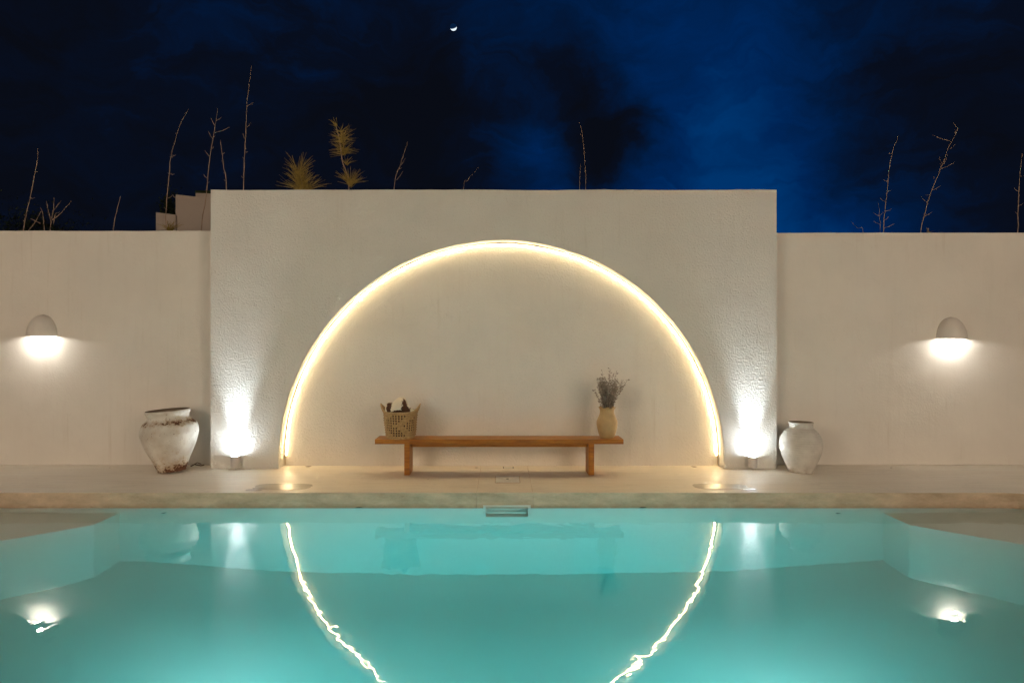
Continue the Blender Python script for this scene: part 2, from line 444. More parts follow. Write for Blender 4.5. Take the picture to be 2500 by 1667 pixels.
# walls
def wall(name, x0, x1, y0, y1, z0, z1, mat, label):
    bm = bmesh.new(); box(bm, x0, x1, y0, y1, z0, z1)
    # softly uneven top edge
    es = [e for e in bm.edges if abs(e.verts[0].co.x - e.verts[1].co.x) > .5]
    bmesh.ops.subdivide_edges(bm, edges=es, cuts=60, use_grid_fill=True)
    for v in bm.verts:
        if v.co.z > z1 - .01: v.co.z += .006 * noise.noise(Vector((v.co.x * 1.3, 0, z1))) + .003 * noise.noise(Vector((v.co.x * 5, 3, z1)))
    o = from_bm(name, bm, mat); bev(o, .012, 2)
    return tag(o, label, 'wall')
wall('garden_wall', -14, -3.74, YS, YS + .3, DZ, 3.248, m_side, 'low white plaster wall to the left of the arch, behind the rusty urn')
wall('garden_wall', 3.545, 14, YS, YS + .3, DZ, 3.222, m_side, 'low white plaster wall to the right of the arch, behind the ribbed white jar')

# arch wall: a thick block with a half-round recess
AX, AZ, AR = 0.0, DZ + .07, 2.85
BX0, BX1, BZ = -3.72, 3.523, 3.722
def arch_wall():
    root = empty('arch_wall', (0, YB, DZ), 'taller white plaster wall with a big half round recess lit by a warm line', 'wall')
    bm = bmesh.new()
    K = 96
    arc = []
    for k in range(K + 1):
        a = PI - PI * k / K
        wob = 1 + .0022 * noise.noise(Vector((k * .35, 0, 0))) + .0035 * noise.noise(Vector((k * .09, 5, 0)))
        arc.append((AX + AR * math.cos(a) * wob, AZ + (AR) * math.sin(a) * wob))
    arc = [(arc[0][0], DZ)] + arc + [(arc[-1][0], DZ)]
    n = len(arc)
    def outer(i):
        # matching point on the block's outline for every point of the arc
        t = i / (n - 1); per = [(BX0, DZ), (BX0, BZ), (BX1, BZ), (BX1, DZ)]
        x, z = arc[i]
        if i == 0: return per[0]
        if i == n - 1: return per[3]
        dx, dz = x - AX, max(z - AZ, 0)
        if dz < 1e-6: return (BX0 if dx < 0 else BX1, z)
        s = 1e9
        if dx < 0: s = min(s, (BX0 - AX) / dx)
        if dx > 0: s = min(s, (BX1 - AX) / dx)
        s = min(s, (BZ - AZ) / dz)
        return (AX + dx * s, AZ + dz * s)
    fi = [bm.verts.new((p[0], 0, p[1] - DZ)) for p in arc]; bi = [bm.verts.new((p[0], YN - YB, p[1] - DZ)) for p in arc]
    fo = []
    for i in range(n):
        x, z = outer(i); zz = z - DZ
        fo.append(bm.verts.new((x, 0, zz)))
    # corners
    for i in range(n - 1):
        a, b = fo[i].co, fo[i + 1].co
        same = abs(a.x - b.x) < 1e-5 or abs(a.z - b.z) < 1e-5
        if same: bm.faces.new((fi[i], fi[i + 1], fo[i + 1], fo[i]))
        else:
            cx = BX0 if a.x < 0 else BX1
            c = bm.verts.new((cx, 0, BZ - DZ)); bm.faces.new((fi[i], fi[i + 1], fo[i + 1], c, fo[i]))
        bm.faces.new((fi[i], bi[i], bi[i + 1], fi[i + 1]))
    # back and sides of the block
    o = from_bm('wall_face', bm, m_block, root); bev(o, .010, 2)
    T = YB + 0.0
    bm = bmesh.new(); D = .62
    for (x0, z0, x1, z1) in ((BX0, 0, BX0, BZ - DZ), (BX0, BZ - DZ, BX1, BZ - DZ), (BX1, BZ - DZ, BX1, 0)):
        v = [bm.verts.new(q) for q in ((x0, 0, z0), (x1, 0, z1), (x1, D, z1), (x0, D, z0))]; bm.faces.new(v)
    v = [bm.verts.new(q) for q in ((BX0, D, 0), (BX1, D, 0), (BX1, D, BZ - DZ), (BX0, D, BZ - DZ))]; bm.faces.new(v)
    from_bm('wall_core', bm, m_block, root)
    bm = bmesh.new(); box(bm, -AR - .06, AR + .06, YN - YB, YN - YB + .05, 0, AR + .2)
    from_bm('niche_back', bm, m_niche, root)
    # thin cap that carries the slightly wavy upper edge
    bm = bmesh.new(); nn = 80; lo = []; hi = []
    for k in range(nn + 1):
        x = BX0 + (BX1 - BX0) * k / nn; h = .008 + .007 * noise.noise(Vector((x * 1.1, 1, 9))) + .003 * noise.noise(Vector((x * 5, 1, 2)))
        lo.append((bm.verts.new((x, -.001, BZ - DZ)), bm.verts.new((x, D, BZ - DZ)))); hi.append((bm.verts.new((x, .004, BZ - DZ + h)), bm.verts.new((x, D, BZ - DZ + h))))
    for k in range(nn):
        bm.faces.new((lo[k][0], lo[k + 1][0], hi[k + 1][0], hi[k][0])); bm.faces.new((hi[k][0], hi[k + 1][0], hi[k + 1][1], hi[k][1]))
    from_bm('wall_cap', bm, m_block, root)
    return root
arch_wall()

# led line in the recess
root = empty('light_strip', (0, YN, AZ), 'glowing warm white line of light following the edge of the arch recess', 'light')
def arc_tube(name, r, yy, wr, wy, mat, a0=-.0, z0=.03):
    bm = bmesh.new(); K = 120; prev = None
    pts = [(-r, z0)] + [(r * math.cos(PI - PI * k / K), r * math.sin(PI - PI * k / K)) for k in range(1, K)] + [(r, z0)]
    wob = lambda k: .004 * noise.noise(Vector((k * .2, 2, 0)))
    rings = []
    for k, (x, z) in enumerate(pts):
        d = Vector((x, 0, z)).normalized(); c = Vector((x, yy, z)) + d * wob(k)
        rings.append([bm.verts.new(c + d * wr * math.cos(t) * 1 + Vector((0, wy * math.sin(t), 0))) for t in [2 * PI * j / 8 for j in range(8)]])
    for a, b in zip(rings, rings[1:]):
        for j in range(8): bm.faces.new((a[j], a[(j + 1) % 8], b[(j + 1) % 8], b[j]))
    bm.faces.new(rings[0]); bm.faces.new(rings[-1])
    return from_bm(name, bm, mat, root, True)
arc_tube('led_line', AR - .028, -.0048, .0042, .0042, m_led, z0=.10)
arc_tube('mounting_channel', AR - .013, -.0075, .010, .0062, m_alu, z0=.05)
for sx in (-1, 1):
    bm = bmesh.new(); tube(bm, [(sx * (AR - .030), -.03, .09), (sx * (AR - .024), -.03, .02), (sx * (AR - .028), -.028, -.05)], .004, 6)
    from_bm('feed_cable', bm, m_straw2, root)

# ------------------------------------------------------------------ wall lamps
def light(name, kind, loc, energy, col, parent=None, rot=None, **k):
    d = bpy.data.lights.new(name, kind); d.energy = energy; d.color = col
    for a, v in k.items(): setattr(d, a, v)
    o = bpy.data.objects.new(name, d); COL.objects.link(o); o.location = loc
    if rot: o.rotation_euler = rot
    if parent: o.parent = parent
    return o
def wall_lamp(x, z, label):
    root = empty('wall_lamp', (x, YS, z), label, 'wall lamp', 'dome wall lamps')
    h, r = .285, .182; bm = bmesh.new(); rows = []
    for j in range(15):
        t = j / 14; rr = r * math.sqrt(max(0, 1 - t ** 2.1)); zz = h * t
        rows.append([bm.verts.new((-rr * math.cos(PI * i / 28), -rr * 1.05 * math.sin(PI * i / 28), zz)) for i in range(29)])
    for a, b in zip(rows, rows[1:]):
        for i in range(28): bm.faces.new((a[i], a[i + 1], b[i + 1], b[i]))
    bmesh.ops.remove_doubles(bm, verts=bm.verts[:], dist=1e-5)
    o = from_bm('lamp_shade', bm, m_lampw, root, True)
    sm = o.modifiers.new('thick', 'SOLIDIFY'); sm.thickness = .007; sm.offset = 0
    boxo('back_plate', (-.05, .05, -.012, 0, .06, .2), m_lampw, root, b=.002)
    bm = bmesh.new(); tube(bm, [(0, -.10, .20), (0, -.10, .09)], .022, 12); from_bm('bulb_holder', bm, m_inner, root)
    bm = bmesh.new(); bmesh.ops.create_uvsphere(bm, u_segments=16, v_segments=10, radius=.030); from_bm('bulb', bm, m_bulb, root, True, (0, -.10, .075))
    light('bulb_light', 'POINT', (0, -.100, .034), 11.5 * K_LAMP, (1, .97, .91), root, shadow_soft_size=.028)
    return root
wall_lamp(at(106, 821, YS).x, at(106, 821, YS).z, 'pale dome wall lamp shining down on the left wall above the rusty urn side')
wall_lamp(at(2320, 827, YS).x, at(2320, 827, YS).z, 'pale dome wall lamp shining down on the right wall past the ribbed jar')

def uplight(x, z, label, tilt):
    root = empty('uplight', (x, YB, z), label, 'spotlight', 'small cylinder uplights at the foot of the arch wall')
    bm = lathe_bm([(.0, 0), (.052, 0), (.056, .006), (.056, .142), (.050, .142), (.049, .118), (0, .118)], 32)
    o = from_bm('lamp_body', bm, m_steel, root, False, (0, -.078, 0)); bev(o, .002)
    bm = lathe_bm([(0, 0), (.047, 0), (.047, .004), (0, .006)], 24); from_bm('lens', bm, m_upl, root, True, (0, -.078, .122))
    boxo('wall_bracket', (-.03, .03, -.026, 0, .03, .12), m_steel, root, b=.003)
    bm = bmesh.new(); s = 1 if x > 0 else -1
    tube(bm, [(0, -.06, .004), (0, -.065, -.03), (s * .01, -.09, -.047), (s * .06, -.13, -.047)], .0035, 6); from_bm('power_cable', bm, m_steel, root)
    light('beam_light', 'SPOT', (0, -.078, .134), 13 * K_UP, (.80, .905, 1), root, (R(180 + tilt), 0, 0), spot_size=R(172), spot_blend=1, shadow_soft_size=.022)
    light('core_light', 'SPOT', (0, -.078, .130), 270 * K_UP, (.80, .905, 1), root, (R(180 + tilt * .6), 0, 0), spot_size=R(44), spot_blend=1, shadow_soft_size=.022)
    light('mid_light', 'SPOT', (0, -.078, .132), 15 * K_UP, (.80, .905, 1), root, (R(180 + tilt), 0, 0), spot_size=R(150), spot_blend=1, shadow_soft_size=.022)
    light('spill_light', 'POINT', (0, -.078, .136), 5.0 * K_UP, (.80, .905, 1), root, shadow_soft_size=.02)
    return root
p = at(580, 1137, YB); uplight(p.x, p.z, 'small white cylinder uplight by the left foot of the arch, nearest the rusty urn', -5)
p = at(1832, 1139, YB); uplight(p.x, p.z, 'small white cylinder uplight by the right foot of the arch, nearest the ribbed jar', -5)

# pool lamps in the near wall, out of view
for sx, lb in ((-1, 'round underwater pool lamp in the near wall, left one'), (1, 'round underwater pool lamp in the near wall, right one')):
    root = empty('pool_lamp', (sx * 1.65, YNEAR, -.42), lb, 'pool lamp', 'underwater pool lamps')
    bm = lathe_bm([(0, 0), (.13, 0), (.15, .01), (.15, .03), (.12, .04), (.12, .02), (0, .02)], 32); o = from_bm('lamp_ring', bm, m_plastic, root); o.rotation_euler = (R(-90), 0, 0)
    bm = lathe_bm([(0, .03), (.118, .026)], 24); o = from_bm('lens', bm, m_poollens, root); o.rotation_euler = (R(-90), 0, 0)
    light('pool_light', 'AREA', (0, .06, 0), 48 * K_POOL, (.95, 1, 1), root, (R(71), 0, 0), shape='DISK', size=.3, spread=R(106))

# unseen house front added behind the camera; its glowing panes are fill light
fill_house = empty('fill_house', (0, -2.2, DZ), 'unseen white house front added behind the camera, with glowing panes for fill light', 'house')
bm = bmesh.new()
for c in ((-12, 12, -.4, 0, 5.2, 6.8), (-12, -8.8, -.4, 0, 0, 5.2), (-4.4, 4.4, -.4, 0, 0, 5.2), (8.8, 12, -.4, 0, 0, 5.2), (-8.8, -4.4, -.4, 0, 2.5, 3.2), (4.4, 8.8, -.4, 0, 2.5, 3.2)): box(bm, *c)
from_bm('wall', bm, m_side, fill_house)
for x0 in (-8.8, 4.4):
    for z0, z1 in ((.02, 2.5), (3.2, 5.2)):
        for k in range(2):
            w = boxo('fill_frame', (x0 + 2.2 * k + .01, x0 + 2.2 * k + 2.19, -.2, -.14, z0, z0 + .06), m_steel, fill_house, b=0)
            boxo('fill_pane', (x0 + 2.2 * k + .05, x0 + 2.2 * k + 2.15, -.19, -.17, z0 + .06, z1 - .02), m_fill if z0 > 1 else m_fill_weak, w, b=0)

# ------------------------------------------------------------------ bench
def bench():
    yb = 8.30; z0 = DZ; H = (1160 - 1072) / (F / yb)
    xl, xr = (915 - CX) * yb / F, (1522.5 - CX) * yb / F; cx = (xl + xr) / 2; hw = (xr - xl) / 2
    root = empty('bench', (cx, yb + .16, z0), 'long low orange brown wooden bench standing in front of the arch recess', 'bench')
    th = .058; dp = .325; n = 3; w = (dp - .006 * (n - 1)) / n
    for k in range(n):
        y = -.16 + k * (w + .006)
        boxo('seat_plank', (-hw, hw, y, y + w, H - th, H), m_wood, root, b=.004)
    for s, xa, xb in ((-1, 986.5, 999.8), (1, 1437, 1451)):
        a, b = (xa - CX) * yb / F - cx, (xb - CX) * yb / F - cx
        boxo('leg', (a, b, -.150, .145, 0, H - th - .001), m_wood, root, b=.004)
    a, b = (1001 - CX) * yb / F - cx, (1436 - CX) * yb / F - cx
    boxo('rail', (a, b, -.06, -.02, H - th - .050, H - th - .001), m_wood, root, b=.003)
    boxo('rail', (a, b, .03, .07, H - th - .050, H - th - .001), m_wood, root, b=.003)
    return root, H
bench_root, BH = bench()
ZS = DZ + BH + .001

# ------------------------------------------------------------------ basket and towel
def basket():
    y = 8.455; x = (978 - CX) * y / F
    root = empty('basket', (x, y, ZS), 'open weave straw basket on the left end of the bench', 'basket')
    Hb = .325; R0, R1 = .178, .212; rows = 11; n = 72
    bm = bmesh.new(); V = []
    def ring(z, off=0, ear=0):
        t = z / Hb; r = R0 + (R1 - R0) * t ** .8 + off; out = []
        for i in range(n):
            a = 2 * PI * i / n; e = abs(math.cos(a)) ** 10 * ear
            rr = r * (1 + .012 * math.sin(3 * a + z * 20)) + e * .35
            out.append(bm.verts.new((rr * math.cos(a), rr * math.sin(a), z + e + .004 * math.sin(2 * a + 1))))
        return out
    hh = Hb / rows; prev = None; kinds = []
    for j in range(rows):
        z = j * hh
        for z_, o_, kd in ((z, -.002, 'c'), (z + hh * .13, .006, 'c'), (z + hh * .28, .006, 'c'), (z + hh * .36, -.002, 'g')):
            V.append(ring(z_, o_, .085 * max(0, (z_ / Hb - .85) / .15))); kinds.append(kd)
    V.append(ring(Hb, 0, .085)); kinds.append('c')
    for j in range(len(V) - 1):
        row = j // 4
        for i in range(n):
            if kinds[j] == 'g':
                u = (i / 18.0 + .15 + (row if row < 5 else 10 - row) * .14) % 1
                if u < .62 and i % 2 == 0 and 0 < row < rows - 1: continue
            bm.faces.new((V[j][i], V[j][(i + 1) % n], V[j + 1][(i + 1) % n], V[j + 1][i]))
    o = from_bm('woven_side', bm, m_straw, root, False)
    s = o.modifiers.new('thick', 'SOLIDIFY'); s.thickness = .005
    bm = bmesh.new(); pts = []
    for i in range(97):
        a = 2 * PI * i / 96; e = abs(math.cos(a)) ** 10 * .085; r = R1 + e * .35
        pts.append((r * math.cos(a), r * math.sin(a), Hb + e))
    tube(bm, pts, .007, 6, False); from_bm('rim', bm, m_straw2, root, True)
    bm = lathe_bm([(0, .004), (R0 - .004, .004), (R0 - .004, .012), (0, .012)], 32); from_bm('base', bm, m_straw, root)
    for s_ in (-1, 1):
        bm = bmesh.new(); pts = [(s_ * (R1 + .012 + .02 * math.sin(t)), .05 * math.cos(t), Hb + .03 + .065 * math.sin(t)) for t in [PI * k / 10 for k in range(11)]]
        tube(bm, pts, .006, 6); from_bm('handle', bm, m_straw2, root, True)
    # towel
    bm = bmesh.new()
    pr = smooth_prof([(-.188, .015), (-.180, .085), (-.150, .112), (-.118, .112), (-.108, .088), (-.095, .112), (-.050, .155), (.0, .178), (.045, .168), (.070, .130), (.082, .075), (.110, .045), (.150, .028), (.188, .005)], 3)
    ny = 22; G = []
    for (px, pz) in pr:
        rr = math.sqrt(max(.01, 1 - (px / .205) ** 2)) * .19; row = []
        for k in range(ny + 1):
            v = -1 + 2 * k / ny; fall = (1 - abs(v) ** 3.5)
            z = -.03 + (pz + .03) * (.35 + .65 * fall) + .012 * noise.noise(Vector((px * 18, v * 3, 2))) + .01 * noise.noise(Vector((px * 50, v * 6, 4)))
            row.append(bm.verts.new((px + .008 * noise.noise(Vector((v * 3, px * 8, 1))), rr * v, z)))
        G.append(row)
    for a, b in zip(G, G[1:]):
        for k in range(ny): bm.faces.new((a[k], a[k + 1], b[k + 1], b[k]))
    o = from_bm('towel', bm, m_towel, None, True, (x, y, ZS + Hb - .008))
    s = o.modifiers.new('thick', 'SOLIDIFY'); s.thickness = .012; s.offset = -1
    bm = lathe_bm([(0, -.29), (.150, -.29), (.176, -.10), (.180, .0), (.1, .03), (0, .04)], 40, lambda r, z, a: (r * (1 + .02 * math.sin(7 * a + z * 30)), z))  # dark filler added inside the basket so the weave slots read as shaded
    from_bm('dark_filler', bm, simple('basket_shade_brown', (.10, .05, .03), .95, .1, .3, 20), o, True)
    tag(o, 'crumpled cream and dark brown towel stuffed in the straw basket', 'towel')
basket()

# ------------------------------------------------------------------ vase with dried branches
def vase():
    y = 8.455; x = (1482 - CX) * y / F
    root = empty('vase', (x, y, ZS), 'lobed beige clay vase with a wavy mouth on the right end of the bench', 'vase')
    k = 1.0
    prof = smooth_prof([(.0, .0), (.072, .0), (.088, .008), (.112, .075), (.129, .165), (.124, .215), (.098, .275), (.087, .315), (.094, .350), (.112, .378)], 5)
    inner = [(.106, .374), (.088, .345), (.080, .315), (.09, .27), (.11, .2), (.0, .03)]
    def f(r, z, a):
        t = min(1, z / .3); lob = abs(math.cos(4 * a + .4)) ** .8
        r2 = r * (1 - .055 * (1 - lob) * t); zz = z + (.010 * math.cos(8 * a + .8) * max(0, (z - .33) / .05) if z > .33 else 0)
        return r2, zz
    bm = lathe_bm(prof + inner, 96, f)
    o = from_bm('vase_body', bm, m_vase, root, True)
    bq = empty('dried_bouquet', (x, y, ZS + .30), 'bunch of dried grey brown leafy branches standing in the beige vase', 'dried plant')
    rnd = random.Random(3)
    for s in range(38):
        ang = rnd.uniform(0, 2 * PI); spread = rnd.uniform(.05, 1) ** .7
        L_ = rnd.uniform(.34, .50) * (1.12 - .30 * spread)
        if s == 0: ang, spread, L_ = .1, .12, .56
        if s == 1: ang, spread, L_ = 0.1, .95, .46
        if s == 2: ang, spread, L_ = .3, .42, .53
        dx, dy = math.cos(ang) * spread, math.sin(ang) * spread * .75
        pts = []
        for q in range(9):
            t = q / 8; sw = t ** 1.3
            pts.append(Vector((dx * (.045 * min(1, t * 4) + .50 * L_ * sw), dy * (.045 * min(1, t * 4) + .36 * L_ * sw), t * L_ * (1 - .10 * spread * t))) + Vector((.006 * noise.noise(Vector((s, t * 4, 0))), .006 * noise.noise(Vector((s, t * 4, 7))), 0)) * 2)
        bm = bmesh.new(); tube(bm, pts, [.0028 * (1 - .6 * q / 8) for q in range(9)], 4)
        br = from_bm('branch', bm, m_twig, bq)
        bm = bmesh.new()
        for q in range(2, 9):
            nl = 9 if q < 8 else 6
            for w in range(nl):
                p0 = pts[q].lerp(pts[max(0, q - 1)], rnd.random()); d = (pts[q] - pts[q - 1]).normalized()
                th = rnd.uniform(0, 2 * PI); side = Vector((math.cos(th), math.sin(th), 0)); dr = (side * .8 + d * rnd.uniform(.2, 1.0)).normalized()
                ll = rnd.uniform(.024, .044) * (1.0 - .25 * (q / 8)); wd = ll * rnd.uniform(.42, .6)
                cr_ = dr.cross(Vector((rnd.uniform(-1, 1), rnd.uniform(-1, 1), rnd.uniform(-1, 1)))).normalized()
                up = dr.cross(cr_) * .25 * ll
                st = p0 + dr * .006
                a = bm.verts.new(st); b = bm.verts.new(st + dr * ll * .5 + cr_ * wd * .5 + up * .3); c = bm.verts.new(st + dr * ll); e2 = bm.verts.new(st + dr * ll * .5 - cr_ * wd * .5 + up * .3); mm = bm.verts.new(st + dr * ll * .5 - up * .2)
                bm.faces.new((a, b, mm)); bm.faces.new((b, c, mm)); bm.faces.new((c, e2, mm)); bm.faces.new((e2, a, mm))
        lf = from_bm('leaves', bm, m_leaf, br); lf['kind'] = 'stuff'
vase()

# ------------------------------------------------------------------ urns
def urn_left():
    d = 8.56; x = (420 - CX) * d / F
    root = empty('urn', (x, d, DZ), 'leaning wide mouthed white urn with rust stains at shoulder and foot, left of the arch', 'urn')
    prof = smooth_prof([(0, .0), (.150, .0), (.165, .015), (.192, .08), (.224, .16), (.297, .32), (.336, .45), (.338, .51), (.322, .575), (.285, .615), (.254, .640), (.240, .662), (.243, .700), (.256, .722), (.262, .745), (.256, .762)], 5)
    inner = [(.258, .758), (.245, .70), (.25, .64), (.31, .5), (.2, .1), (0, .05)]
    def f(r, z, a):
        return r * (1 + .014 * noise.noise(Vector((math.cos(a) * 1.5, math.sin(a) * 1.5, z * 3))) + .004 * noise.noise(Vector((math.cos(a) * 8, math.sin(a) * 8, z * 14)))), z + .004 * noise.noise(Vector((math.cos(a) * 3, math.sin(a) * 3, 5))) * (z > .5)
    o = from_bm('urn_body', lathe_bm(prof, 96, f), m_rust, root, True)
    i_ = from_bm('urn_inside', lathe_bm([(.2765 * .925, .7605)] + [(a * .92, b) for a, b in inner], 64), m_dark, root, True)
    h = from_bm('foot', lathe_bm([(0, -.004), (.140, -.004), (.145, .006), (0, .006)], 48), m_dark, root)
    for s_ in (-1,):
        bm = bmesh.new(); pts = [(s_ * (.300 + .032 * math.sin(t)), .10, .545 + .065 * math.cos(t)) for t in [PI * k / 10 for k in range(11)]]
        tube(bm, pts, .016, 8); from_bm('handle', bm, m_rust, root, True)
    root.rotation_euler = (R(1.0), R(-3.6), R(0)); root.location.z = DZ + .012
    return root
urn_left()
def urn_right():
    d = 8.53; x = (1955 - CX) * d / F
    root = empty('clay_jar', (x, d, DZ), 'rounded white jar with fine ribs and a narrow neck, just right of the arch wall', 'jar')
    pts = [(0, 0), (.142, 0), (.155, .012), (.190, .09), (.238, .20), (.268, .305), (.272, .375), (.258, .445), (.232, .490), (.226, .497), (.226, .505), (.214, .516), (.212, .522), (.186, .548), (.158, .566), (.150, .575), (.148, .622), (.156, .632), (.158, .645), (.150, .650)]
    o = from_bm('jar_body', lathe_bm(smooth_prof(pts, 4), 96, lambda r, z, a: (r * (1 + .008 * noise.noise(Vector((math.cos(a), math.sin(a), z * 4)))), z)), m_ring, root, True)
    from_bm('jar_inside', lathe_bm([(.150, .648), (.134, .64), (.132, .58), (.2, .5), (.22, .3), (0, .05)], 48), m_dark, root, True)
    root.rotation_euler = (0, R(.8), R(40)); root.scale = (.93, .93, .96)
urn_right()

# ------------------------------------------------------------------ skimmer, lid and small things on the deck
sk = empty('pool_skimmer', (.06, Y1, 0), 'white framed skimmer opening at the waterline, centre of the pool edge', 'pool skimmer')
bm = bmesh.new(); x0, x1 = SK0 - .06, SK1 - .06; fw = .030
for c in ((x0 - fw, x1 + fw, -.012, -.0005, SKZ1 , SKZ1 + fw * .7), (x0 - fw, x1 + fw, -.012, -.0005, SKZ0 - fw, SKZ0), (x0 - fw, x0, -.012, -.0005, SKZ0, SKZ1), (x1, x1 + fw, -.012, -.0005, SKZ0, SKZ1)): box(bm, *c)
o = from_bm('frame', bm, m_plastic, sk); bev(o, .002)
bm = bmesh.new()
for c in ((x0 - .02, x0, .0025, .18, SKZ0 - .02, -.014), (x1, x1 + .02, .0025, .18, SKZ0 - .02, -.014), (x0, x1, .142, .18, SKZ0, -.014), (x0, x1, .0025, .14, SKZ0 - .015, SKZ0 + .004)): box(bm, *c)
from_bm('throat', bm, m_plastic, sk)
bm = bmesh.new()
for k in range(15): box(bm, x0 + .015 + k * .029, x0 + .023 + k * .029, .02, .03, -.05, -.004)
boxo('weir_flap', (x0 + .01, x1 - .01, .08, .088, -.30, -.22), m_plastic, sk, b=.002)
from_bm('grille', bm, m_plastic, sk)

yl0, yl1 = Y1 * 369.5 / (1179 - CY), Y1 * 369.5 / (1163.5 - CY)
lid = empty('skimmer_lid', ((1239 - CX) * 8 / F, (yl0 + yl1) / 2, DZ), 'square white skimmer lid with small hole, set in the deck before the bench', 'lid')
hw = .138; hd = (yl1 - yl0) / 2
boxo('lid_plate', (-hw, hw, -hd, hd, .0, .010), m_plastic, lid, b=.002)
bm = lathe_bm([(0, .0105), (.012, .0105), (.012, .013), (.017, .013), (.017, .0101), (0, .0101)], 16); from_bm('finger_hole', bm, m_screw, lid)
bm = bmesh.new()
for c in ((-hw - .008, -hw - .002, -hd - .004, hd, .001, .006), (hw + .002, hw + .008, -hd - .004, hd, .001, .006), (-hw, hw, -hd - .008, -hd - .002, .001, .006)): box(bm, *c)
from_bm('lid_rim', bm, m_face, lid)
# small bracket marks at the foot of the niche
q = at(1241, 1143, 8.80)
br = empty('floor_fitting', (q.x, 8.80, DZ), 'tiny floor fitting with two dark end clips at the foot of the niche', 'floor fitting')
boxo('cover', (-.055, .055, -.03, .03, 0, .006), m_plastic, br, b=.001)
for s_ in (-1, 1): boxo('clip', (s_ * .062 - .005, s_ * .062 + .005, -.03, .03, 0, .010), m_screw, br, b=0)

# puddles
def puddle(xa, xb, ya, yb, label, seed, flip):
    d0 = Y1 * 369.5 / (yb - CY); d1 = Y1 * 369.5 / (ya - CY)
    xs0 = (xa - CX) * (d0 + d1) / 2 / F; xs1 = (xb - CX) * (d0 + d1) / 2 / F
    poly = []; n = 60
    cx, cy_, w, h = (xs0 + xs1) / 2, (d0 + d1) / 2, (xs1 - xs0) / 2, (d1 - d0) / 2
    for k in range(n):
        a = 2 * PI * k / n; c, s = math.cos(a), math.sin(a)
        rx = math.copysign(abs(c) ** .6, c); ry = math.copysign(abs(s) ** .55, s)
        tail = 1 + (.22 * noise.noise(Vector((k * .5, seed, 0))) if (c * flip > .2) else .03 * noise.noise(Vector((k * .5, seed, 0))))
        poly.append((cx + w * rx * tail, cy_ + h * ry * (1 + .18 * noise.noise(Vector((k * .4, seed + 9, 0))))))
    o = prism('puddle', poly, 'z', DZ + .0015, DZ + .003, m_wet); tag(o, label, 'puddle')
puddle(622, 760, 1181, 1196, 'thin wet patch on the deck between the left uplight and the pool edge', 1, -1)
puddle(1693, 1822, 1181, 1194, 'thin wet patch on the deck between the right uplight and the pool edge', 4, 1)
puddle(600, 640, 1194, 1199, 'small shiny wet spot beside the left wet patch, close to the pool edge', 7, -1)
puddle(1812, 1848, 1192, 1197, 'small shiny wet spot beside the right wet patch, close to the pool edge', 11, 1)

def leaf(loc, ln, rot, label, mat=m_dleaf, curl=.35):
    bm = bmesh.new(); n = 6; L_ = []; R_ = []; C_ = []
    for k in range(n + 1):
        t = k / n; w = ln * .22 * math.sin(PI * (t * .92 + .04)); z = curl * ln * (t - .5) ** 2
        C_.append(bm.verts.new((ln * (t - .5), 0, z))); L_.append(bm.verts.new((ln * (t - .5), w, z + w * .35))); R_.append(bm.verts.new((ln * (t - .5), -w, z + w * .35)))
    for k in range(n):
        bm.faces.new((C_[k], C_[k + 1], L_[k + 1], L_[k])); bm.faces.new((C_[k], R_[k], R_[k + 1], C_[k + 1]))
    o = from_bm('fallen_leaf', bm, mat, None, True, loc); o.rotation_euler = (0, 0, rot)
    s = o.modifiers.new('thick', 'SOLIDIFY'); s.thickness = .0012
    return tag(o, label, 'leaf')
def deckpt(x, y):
    d = F * (EYE - DZ) / (y - CY); return Vector(((x - CX) / F * d, d, DZ + .001))
def waterpt(x, y):
    d = F * EYE / (y - CY); return Vector(((x - CX) / F * d, d, .002))
leaf(deckpt(753, 1139.5), .075, .3, 'dark dry leaf lying at the niche foot, left of the bench')
leaf(deckpt(1694, 1140), .08, -.4, 'dark dry leaf lying at the niche foot, right of the bench')
leaf(deckpt(1163, 1142), .045, .1, 'tiny dark leaf behind the bench, left of the floor fitting')
leaf(deckpt(1343, 1147), .018, 1, 'speck of dry leaf in the shadow behind the bench, right of the floor fitting')
leaf(deckpt(1045, 1170), .018, 1, 'speck of dry leaf on the deck in front of the left bench leg')
leaf(waterpt(400, 1253), .055, .5, 'small dark leaf floating near the pool edge at left, below the rusty urn', m_screw)
leaf(waterpt(2046, 1254), .05, -.5, 'small dark leaf floating near the pool edge at right, below the ribbed jar', m_screw)
for x_, lb in ((877, 'brown leaf caught at the waterline against the pool edge, left of the skimmer'), (1568, 'brown leaf caught at the waterline against the pool edge, right of the skimmer')):
    leaf(Vector(((x_ - CX) * Y1 / F, Y1 - .03, .006)), .075, .1, lb)
leaf(deckpt(268, 1142), .02, .7, 'speck of dry leaf at the foot of the left wall, left of the rusty urn')
leaf(deckpt(2176, 1142), .03, -.3, 'speck of dry leaf at the foot of the right wall, right of the ribbed jar')
bm = bmesh.new()
p = [deckpt(463, 1141), deckpt(478, 1138.5), deckpt(492, 1139.5), deckpt(503, 1138)]
for k, v in enumerate(p): v.z = DZ + (.012, .035, .02, .03)[k]; v.y = 8.85
tube(bm, p, .007, 6); q = [p[1], p[1] + Vector((.05, -.03, .03)), p[1] + Vector((.1, -.02, .01))]; tube(bm, q, .005, 5)
tag(from_bm('fallen_twig', bm, m_dleaf), 'short dark twig lying by the wall corner, right of the rusty urn', 'twig')

